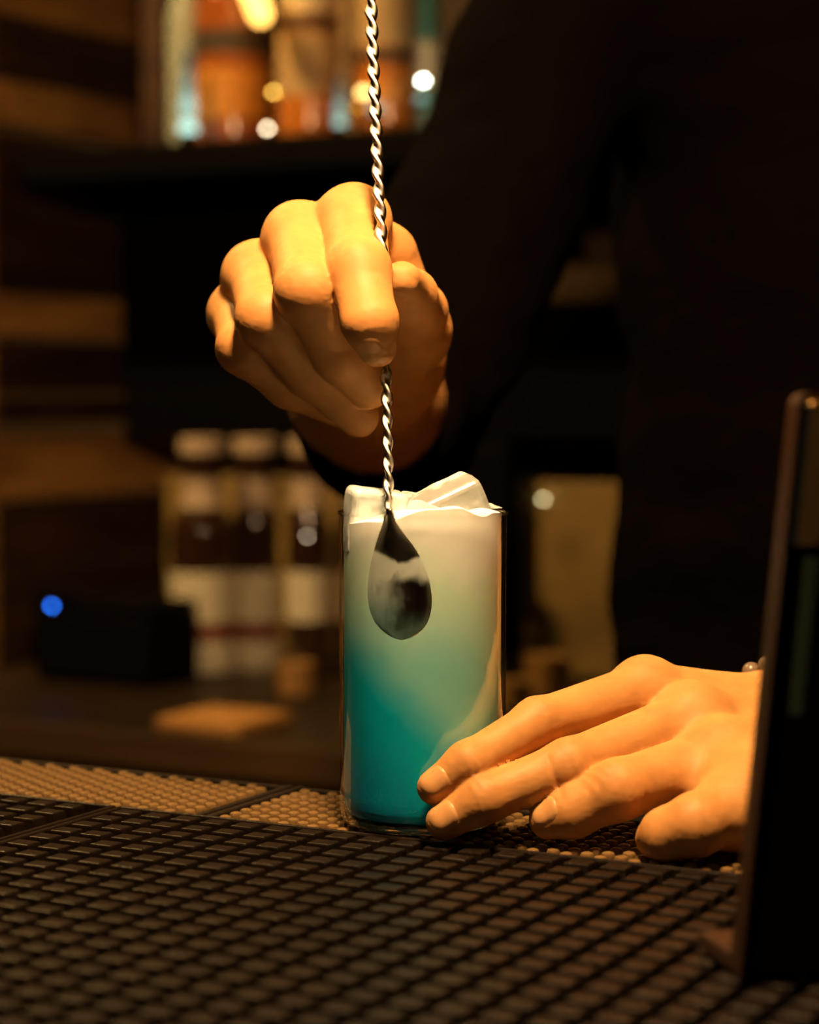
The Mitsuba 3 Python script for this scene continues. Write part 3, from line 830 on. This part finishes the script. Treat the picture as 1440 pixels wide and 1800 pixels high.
def bottle(x, v, base_z, width, height, shoulder, neckw, glassm, bands, cap, label, name='liquor_bottle', group=None):
    """width and neckw in metres; bands: (z0, z1, material) as fractions of height, the labels wrapped round the body."""
    u, _ = W(x, 900, v); R = width / 2; rn = neckw / 2; hs = shoulder * height
    prof = [(0, 0.0), (R * 0.86, 0.0), (R * 0.97, 0.004), (R, 0.012), (R, hs)]
    for t in np.linspace(0.12, 1, 9):
        k = 0.5 - 0.5 * math.cos(math.pi * t); prof.append((R + (rn - R) * k, hs + t * (0.16 * height)))
    zn = hs + 0.16 * height
    prof += [(rn, height * 0.93), (rn * 1.12, height * 0.935), (rn * 1.12, height * 0.955), (rn, height * 0.96), (rn, height * 0.97), (0, height * 0.97)]
    key = thing(name, label, 'bottle', group)
    part(key, 'body', inframe(lathe(prof, 40), u, v, base_z), glassm, 35)
    def radius(z):
        pr = np.array(prof); return float(np.interp(z, pr[1:-1, 1], pr[1:-1, 0]))
    for z0, z1, mt, nm in bands:
        zs = np.linspace(z0 * height, z1 * height, 6)
        lp_ = [(radius(z) + 0.0006, z) for z in zs]; lp_ = [(radius(zs[0]) - 0.002, zs[0])] + lp_ + [(radius(zs[-1]) - 0.002, zs[-1])]
        part(key, nm, inframe(lathe(lp_, 40), u, v, base_z), mt, 35)
    cp = lathe([(0, height * 0.94), (rn * 1.2, height * 0.94), (rn * 1.2, height), (rn * 1.1, height * 1.004), (0, height * 1.004)], 32)
    part(key, 'cap', inframe(cp, u, v, base_z), cap, 35)
    return key


def mpp(x, v): return (v + ORIG @ V) / ((FWD + (x - 720) / F * np.array([1.0, 0, 0])) @ V) / F


def upper(x, v, wpx, *a, **k): return bottle(x, v, ZSH + 0.0005, wpx * mpp(x, v), *a, **k)


_up = dict(group='liquor bottles on the upper shelf')
upper(331, 0.10, 62, 0.26, 0.50, 0.026, 'mat_pale_glass', [], 'mat_cap_black', 'slim pale bottle lit from below at the left end of the shelf', **_up)
upper(412, 0.11, 128, 0.26, 0.58, 0.034, 'mat_amber', [(0.10, 0.30, 'mat_orange_band', 'label'), (0.36, 0.46, 'mat_dark_band', 'label_band')], 'mat_cap_black', 'wide amber bottle with an orange label, second on the shelf', **_up)
upper(545, 0.10, 108, 0.27, 0.60, 0.034, 'mat_orange', [(0.16, 0.40, 'mat_tan_label', 'label'), (0.41, 0.46, 'mat_dark_band', 'label_band'), (0.47, 0.57, 'mat_cream_label', 'label')], 'mat_cap_black', 'bottle with a broad cream label and orange liquor at its foot', **_up)
upper(606, 0.20, 52, 0.28, 0.56, 0.026, 'mat_tan_label', [], 'mat_cap_black', 'narrow tan bottle tucked behind the cream-labelled one', **_up)
upper(682, 0.10, 104, 0.27, 0.60, 0.034, 'mat_orange', [(0.12, 0.19, 'mat_orange_band', 'label_band'), (0.26, 0.31, 'mat_dark_band', 'label_band'), (0.32, 0.56, 'mat_tan_label', 'label')], 'mat_cap_black', 'bottle with a tan label and bright orange band behind the spoon', **_up)
upper(745, 0.12, 56, 0.26, 0.56, 0.026, 'mat_teal_lit_glass', [(0.18, 0.36, 'mat_white_label', 'label')], 'mat_cap_black', 'bottle with teal light painted on its glass and a white label beside the shoulder', **_up)

# small lights along the shelf, and bottle glints built as glowing balls
TEAL, GOLD, CREAM = (0.55, 0.95, 0.80), (1.0, 0.55, 0.08), (1.0, 0.78, 0.48)


def puck(x, y, v, r, k, color, label, cone_h=0):
    u, z = W(x, y, v)
    if z - r * 1.3 < ZSH + 0.01 and z > ZSH - 0.03: z = ZSH + 0.0006 + r * 1.3
    m = trimesh.creation.icosphere(3, r); m = inframe(m, u, v, z)
    key = thing('light_spot', label, 'light', 'small lights along the back bar')
    kk = part(key, 'bulb', m, 'mat_black', True); scene[kk]['emitter'] = area(color, k)
    c = lathe([(0, -r * 1.3), (r * 0.9, -r * 1.3), (r * 0.9, -r * 0.5), (0, -r * 0.5)], 20); part(key, 'socket', inframe(c, u, v, z), 'mat_black')
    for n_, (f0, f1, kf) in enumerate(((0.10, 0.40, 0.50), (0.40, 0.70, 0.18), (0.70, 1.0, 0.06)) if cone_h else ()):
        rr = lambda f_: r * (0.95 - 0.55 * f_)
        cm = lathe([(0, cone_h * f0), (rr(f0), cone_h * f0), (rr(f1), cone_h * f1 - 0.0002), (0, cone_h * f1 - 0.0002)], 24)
        kk = part(key, 'glow_cone', inframe(cm, u, v, z + r * 0.6), 'mat_black', 30); scene[kk]['emitter'] = area(color, k * kf)  # glow fading up the bottle, shaped as ever dimmer emissive cones


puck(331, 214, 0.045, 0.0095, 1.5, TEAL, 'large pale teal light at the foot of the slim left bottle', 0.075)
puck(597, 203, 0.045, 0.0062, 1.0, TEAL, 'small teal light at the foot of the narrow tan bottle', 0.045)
puck(660, 192, 0.05, 0.0075, 0.5, TEAL, 'teal light behind the spoon at the foot of a bottle')
puck(744, 143, 0.05, 0.0030, 34, (0.85, 1.0, 0.8), 'bright white light beside the shoulder of the bartender')
puck(740, 176, 0.05, 0.0050, 0.6, TEAL, 'dim teal light under the bright white one')
puck(481, 163, 0.03, 0.0026, 13, GOLD, 'round golden glow added for a glint above the cream one')  # golden bottle glint built as an emissive ball
puck(470, 213, 0.02, 0.0026, 18, CREAM, 'round cream glow added for a glint at the front edge of the shelf')  # specular glint made as a small added glow
puck(640, 165, 0.045, 0.0060, 6, (1.0, 0.62, 0.18), 'yellow light just left of the spoon stem')
puck(630, 190, 0.06, 0.0040, 2.0, (1.0, 0.38, 0.03), 'small orange light at the foot of the tan-labelled bottle')
puck(540, 943, 0.0, 0.0014, 9, CREAM, 'small cream glow added for a glint among the lower bottles')  # highlight on a bottle shoulder, added as a glowing ball
puck(955, 878, 0.232, 0.0017, 14, (0.9, 0.8, 0.4), 'small round pale light on the panel right of the glass')

# a bright highlight above the wide bottle, built as a glowing amber tube
ul, zl_ = W(412, -92, 0.02); m = trimesh.creation.capsule(0.075, 0.0110, count=[16, 16]); m.apply_translation((0, 0, -0.0375))
m.apply_transform(trimesh.transformations.rotation_matrix(math.radians(-24), (0, 1, 0)))
tl = thing('glow_tube', 'tilted amber tube added to glow like a highlight at the top edge', 'lamp')
k_ = part(tl, 'tube', inframe(m, ul, 0.02, zl_), 'mat_black', True); scene[k_]['emitter'] = area((1.0, 0.50, 0.10), 5)
cp = trimesh.creation.cylinder(0.010, 0.02, sections=24); cp.apply_translation((0, 0, 0.05)); cp.apply_transform(trimesh.transformations.rotation_matrix(math.radians(-24), (0, 1, 0)))
part(tl, 'holder', inframe(cp, ul, 0.02, zl_), 'mat_black')

# lower row on the back counter
lowb = [(356, 0.075, 114, 'mat_white_label', 'squat dark bottle with a broad white label, leftmost of the lower row'), (449, 0.150, 84, 'mat_white_label', 'dark bottle with a white label, second of the lower row'),
        (541, 0.10, 74, 'mat_white_label', 'dark bottle with a narrow white label, third of the lower row'), (628, 0.15, 80, 'mat_cream_label', 'dark bottle left of the glass, fourth of the lower row'), (716, 0.10, 80, 'mat_cream_label', 'dark bottle behind the ice, fifth of the lower row')]
for x, v, wp, lm_, lb in lowb:
    hgt = W(x, 772, v)[1] - ZCT
    fz = lambda y: (W(x, y, v)[1] - ZCT) / hgt
    bands = [(fz(1178), fz(1122), lm_, 'label'), (fz(1118), fz(1096), 'mat_red_band', 'label_band'), (fz(1092), fz(1003), lm_, 'label'), (fz(892), fz(842), 'mat_cap_cream', 'neck_label')]
    if x > 500: bands = [(fz(1090), fz(1003), lm_, 'label'), (fz(892), fz(842), 'mat_cap_cream', 'neck_label')]
    bottle(x, v, ZCT + 0.0005, wp * mpp(x, v), hgt, 0.60, min(0.75 * wp, 66) * mpp(x, v) , 'mat_brown_glass', bands, 'mat_cap_cream', lb, 'mixer_bottle', group='dark bottles on the back counter')

b_, (u_, v_, z_) = wbox(272, 420, 1274, 1290, -0.27, -0.19, 0.002)
single('wooden_board', inframe(rbox(b_.extents[0], 0.09, 0.012, 0.003), u_, -0.225, ZCT + 0.0066), 'mat_wood_light', 'small light wooden board on the front edge of the back counter', 'board')

# tumblers on the counter
scene['mat_tumbler'] = {'type': 'thindielectric', 'int_ior': 1.5}
prin('mat_amber_drink', (0.45, 0.24, 0.07), 0.3)


def tumbler(x, v, wpx, hpx, label):
    u, _ = W(x, 900, v); r = wpx * mpp(x, v) / 2; h = hpx * mpp(x, v)
    key = thing('tumbler', label, 'glass', 'amber tumblers on the back counter')
    prof = np.array([(0.0005, 0.0008), (r * 0.85, 0.0008), (r * 0.9, 0.003), (r, h)]); n = 40
    vv_ = np.array([(a * math.cos(t), a * math.sin(t), z) for a, z in prof for t in np.arange(n) / n * 2 * math.pi])
    q = np.array([(i * n + j, i * n + (j + 1) % n, (i + 1) * n + (j + 1) % n, (i + 1) * n + j) for i in range(len(prof) - 1) for j in range(n)])
    part(key, 'wall', inframe(trimesh.Trimesh(vv_, np.vstack([q[:, [0, 1, 2]], q[:, [0, 2, 3]]]), process=False), u, v, ZCT), 'mat_tumbler', True)
    part(key, 'filling', inframe(lathe([(0, 0.003), (r * 0.86, 0.003), (r * 0.92, h * 0.55), (0, h * 0.55)], 32), u, v, ZCT), 'mat_amber_drink', 35)


tumbler(520, -0.02, 72, 110, 'tumbler of amber drink below the third white label')
tumbler(965, 0.10, 90, 130, 'tumbler of amber drink behind the gap beside the bartender')
tumbler(905, 0.00, 66, 96, 'small amber tumbler right behind the blue cocktail')

# dark column behind the glass
u0, _ = W(748, 700, 0.24); u1, _ = W(922, 700, 0.24); zb = W(830, 1015, 0.24)[1]
single('black_canister', inframe(rbox(u1 - u0, 0.036, zc0 - ZCT - 0.004, 0.01), (u0 + u1) / 2, 0.222, (zc0 + ZCT) / 2), 'mat_black', 'tall black box between counter and cupboard behind the cocktail', 'box')

# ------------------------------------------------------------------ the menu holder in the foreground
md = 0.575
c0, c1 = P(1399, 690, md), P(1296, 1720, md)
zb = ZB + 0.001
along = unit(np.array([0.97, 0.22, 0])); nrm = np.array([-along[1], along[0], 0])      # runs to the right and away
holder = thing('menu_holder', 'blurred dark menu holder leaning at the right edge, nearest the viewer', 'menu holder')
ht = c0[2] - zb; sl = (c0[0] - c1[0])
HM = np.eye(4); HM[:3, 0] = along; HM[:3, 1] = nrm; HM[:3, 3] = (c1[0], c1[1], zb)


def slab(s0, s1, z0, z1, t0, t1, r=0.002, lean=True):
    """A leaning slab: s along, z up, t through."""
    poly = Polygon([(s0 + sl * z0 / ht, z0), (s1 + sl * z0 / ht, z0), (s1 + sl * z1 / ht, z1), (s0 + sl * z1 / ht, z1)]).buffer(-r).buffer(r, quad_segs=4)
    m = trimesh.creation.extrude_polygon(poly, t1 - t0, engine='earcut')
    v = np.asarray(m.vertices); v = np.c_[v[:, 0], t0 + v[:, 2], v[:, 1]]
    m = trimesh.Trimesh(v, m.faces[:, ::-1], process=False); m.apply_transform(HM); return m


prin('mat_holder', (0.022, 0.010, 0.006), 0.4, specular=0.25)
prin('mat_reflect_green', (0.30, 0.42, 0.30), 0.6)
prin('mat_strip_gray', (0.28, 0.32, 0.31), 0.6)
prin('mat_reflect_amber', (0.80, 0.50, 0.18), 0.6)
scene['mat_acrylic'] = {'type': 'thindielectric', 'int_ior': 1.49}
part(holder, 'board', slab(0, 0.075, 0, ht, 0.0, 0.006, 0.004), 'mat_holder')
part(holder, 'edge_strip', slab(-0.0004, 0.0008, 0, ht * 0.985, -0.003, 0.0, 0.0004), 'mat_holder')
part(holder, 'tint_strip', slab(0.0012, 0.0036, ht * 0.74, ht * 0.98, -0.002, 0.0, 0.0005), 'mat_strip_gray', label='grey strip on the front of the menu holder')
part(holder, 'tint_strip', slab(0.0036, 0.0098, ht * 0.74, ht * 0.985, -0.002, 0.0, 0.0005), 'mat_reflect_amber', label='amber strip of reflected light painted on the menu holder')  # amber reflection in the glass front, put into colour
part(holder, 'tint_strip', slab(0.0068, 0.0100, ht * 0.45, ht * 0.72, -0.002, 0.0, 0.0005), 'mat_reflect_green', label='pale green strip of reflected light painted on the menu holder')  # greenish reflection painted as a plain strip
part(holder, 'foot', slab(0, 0.075, 0, 0.005, 0.0, 0.03, 0.001), 'mat_holder')
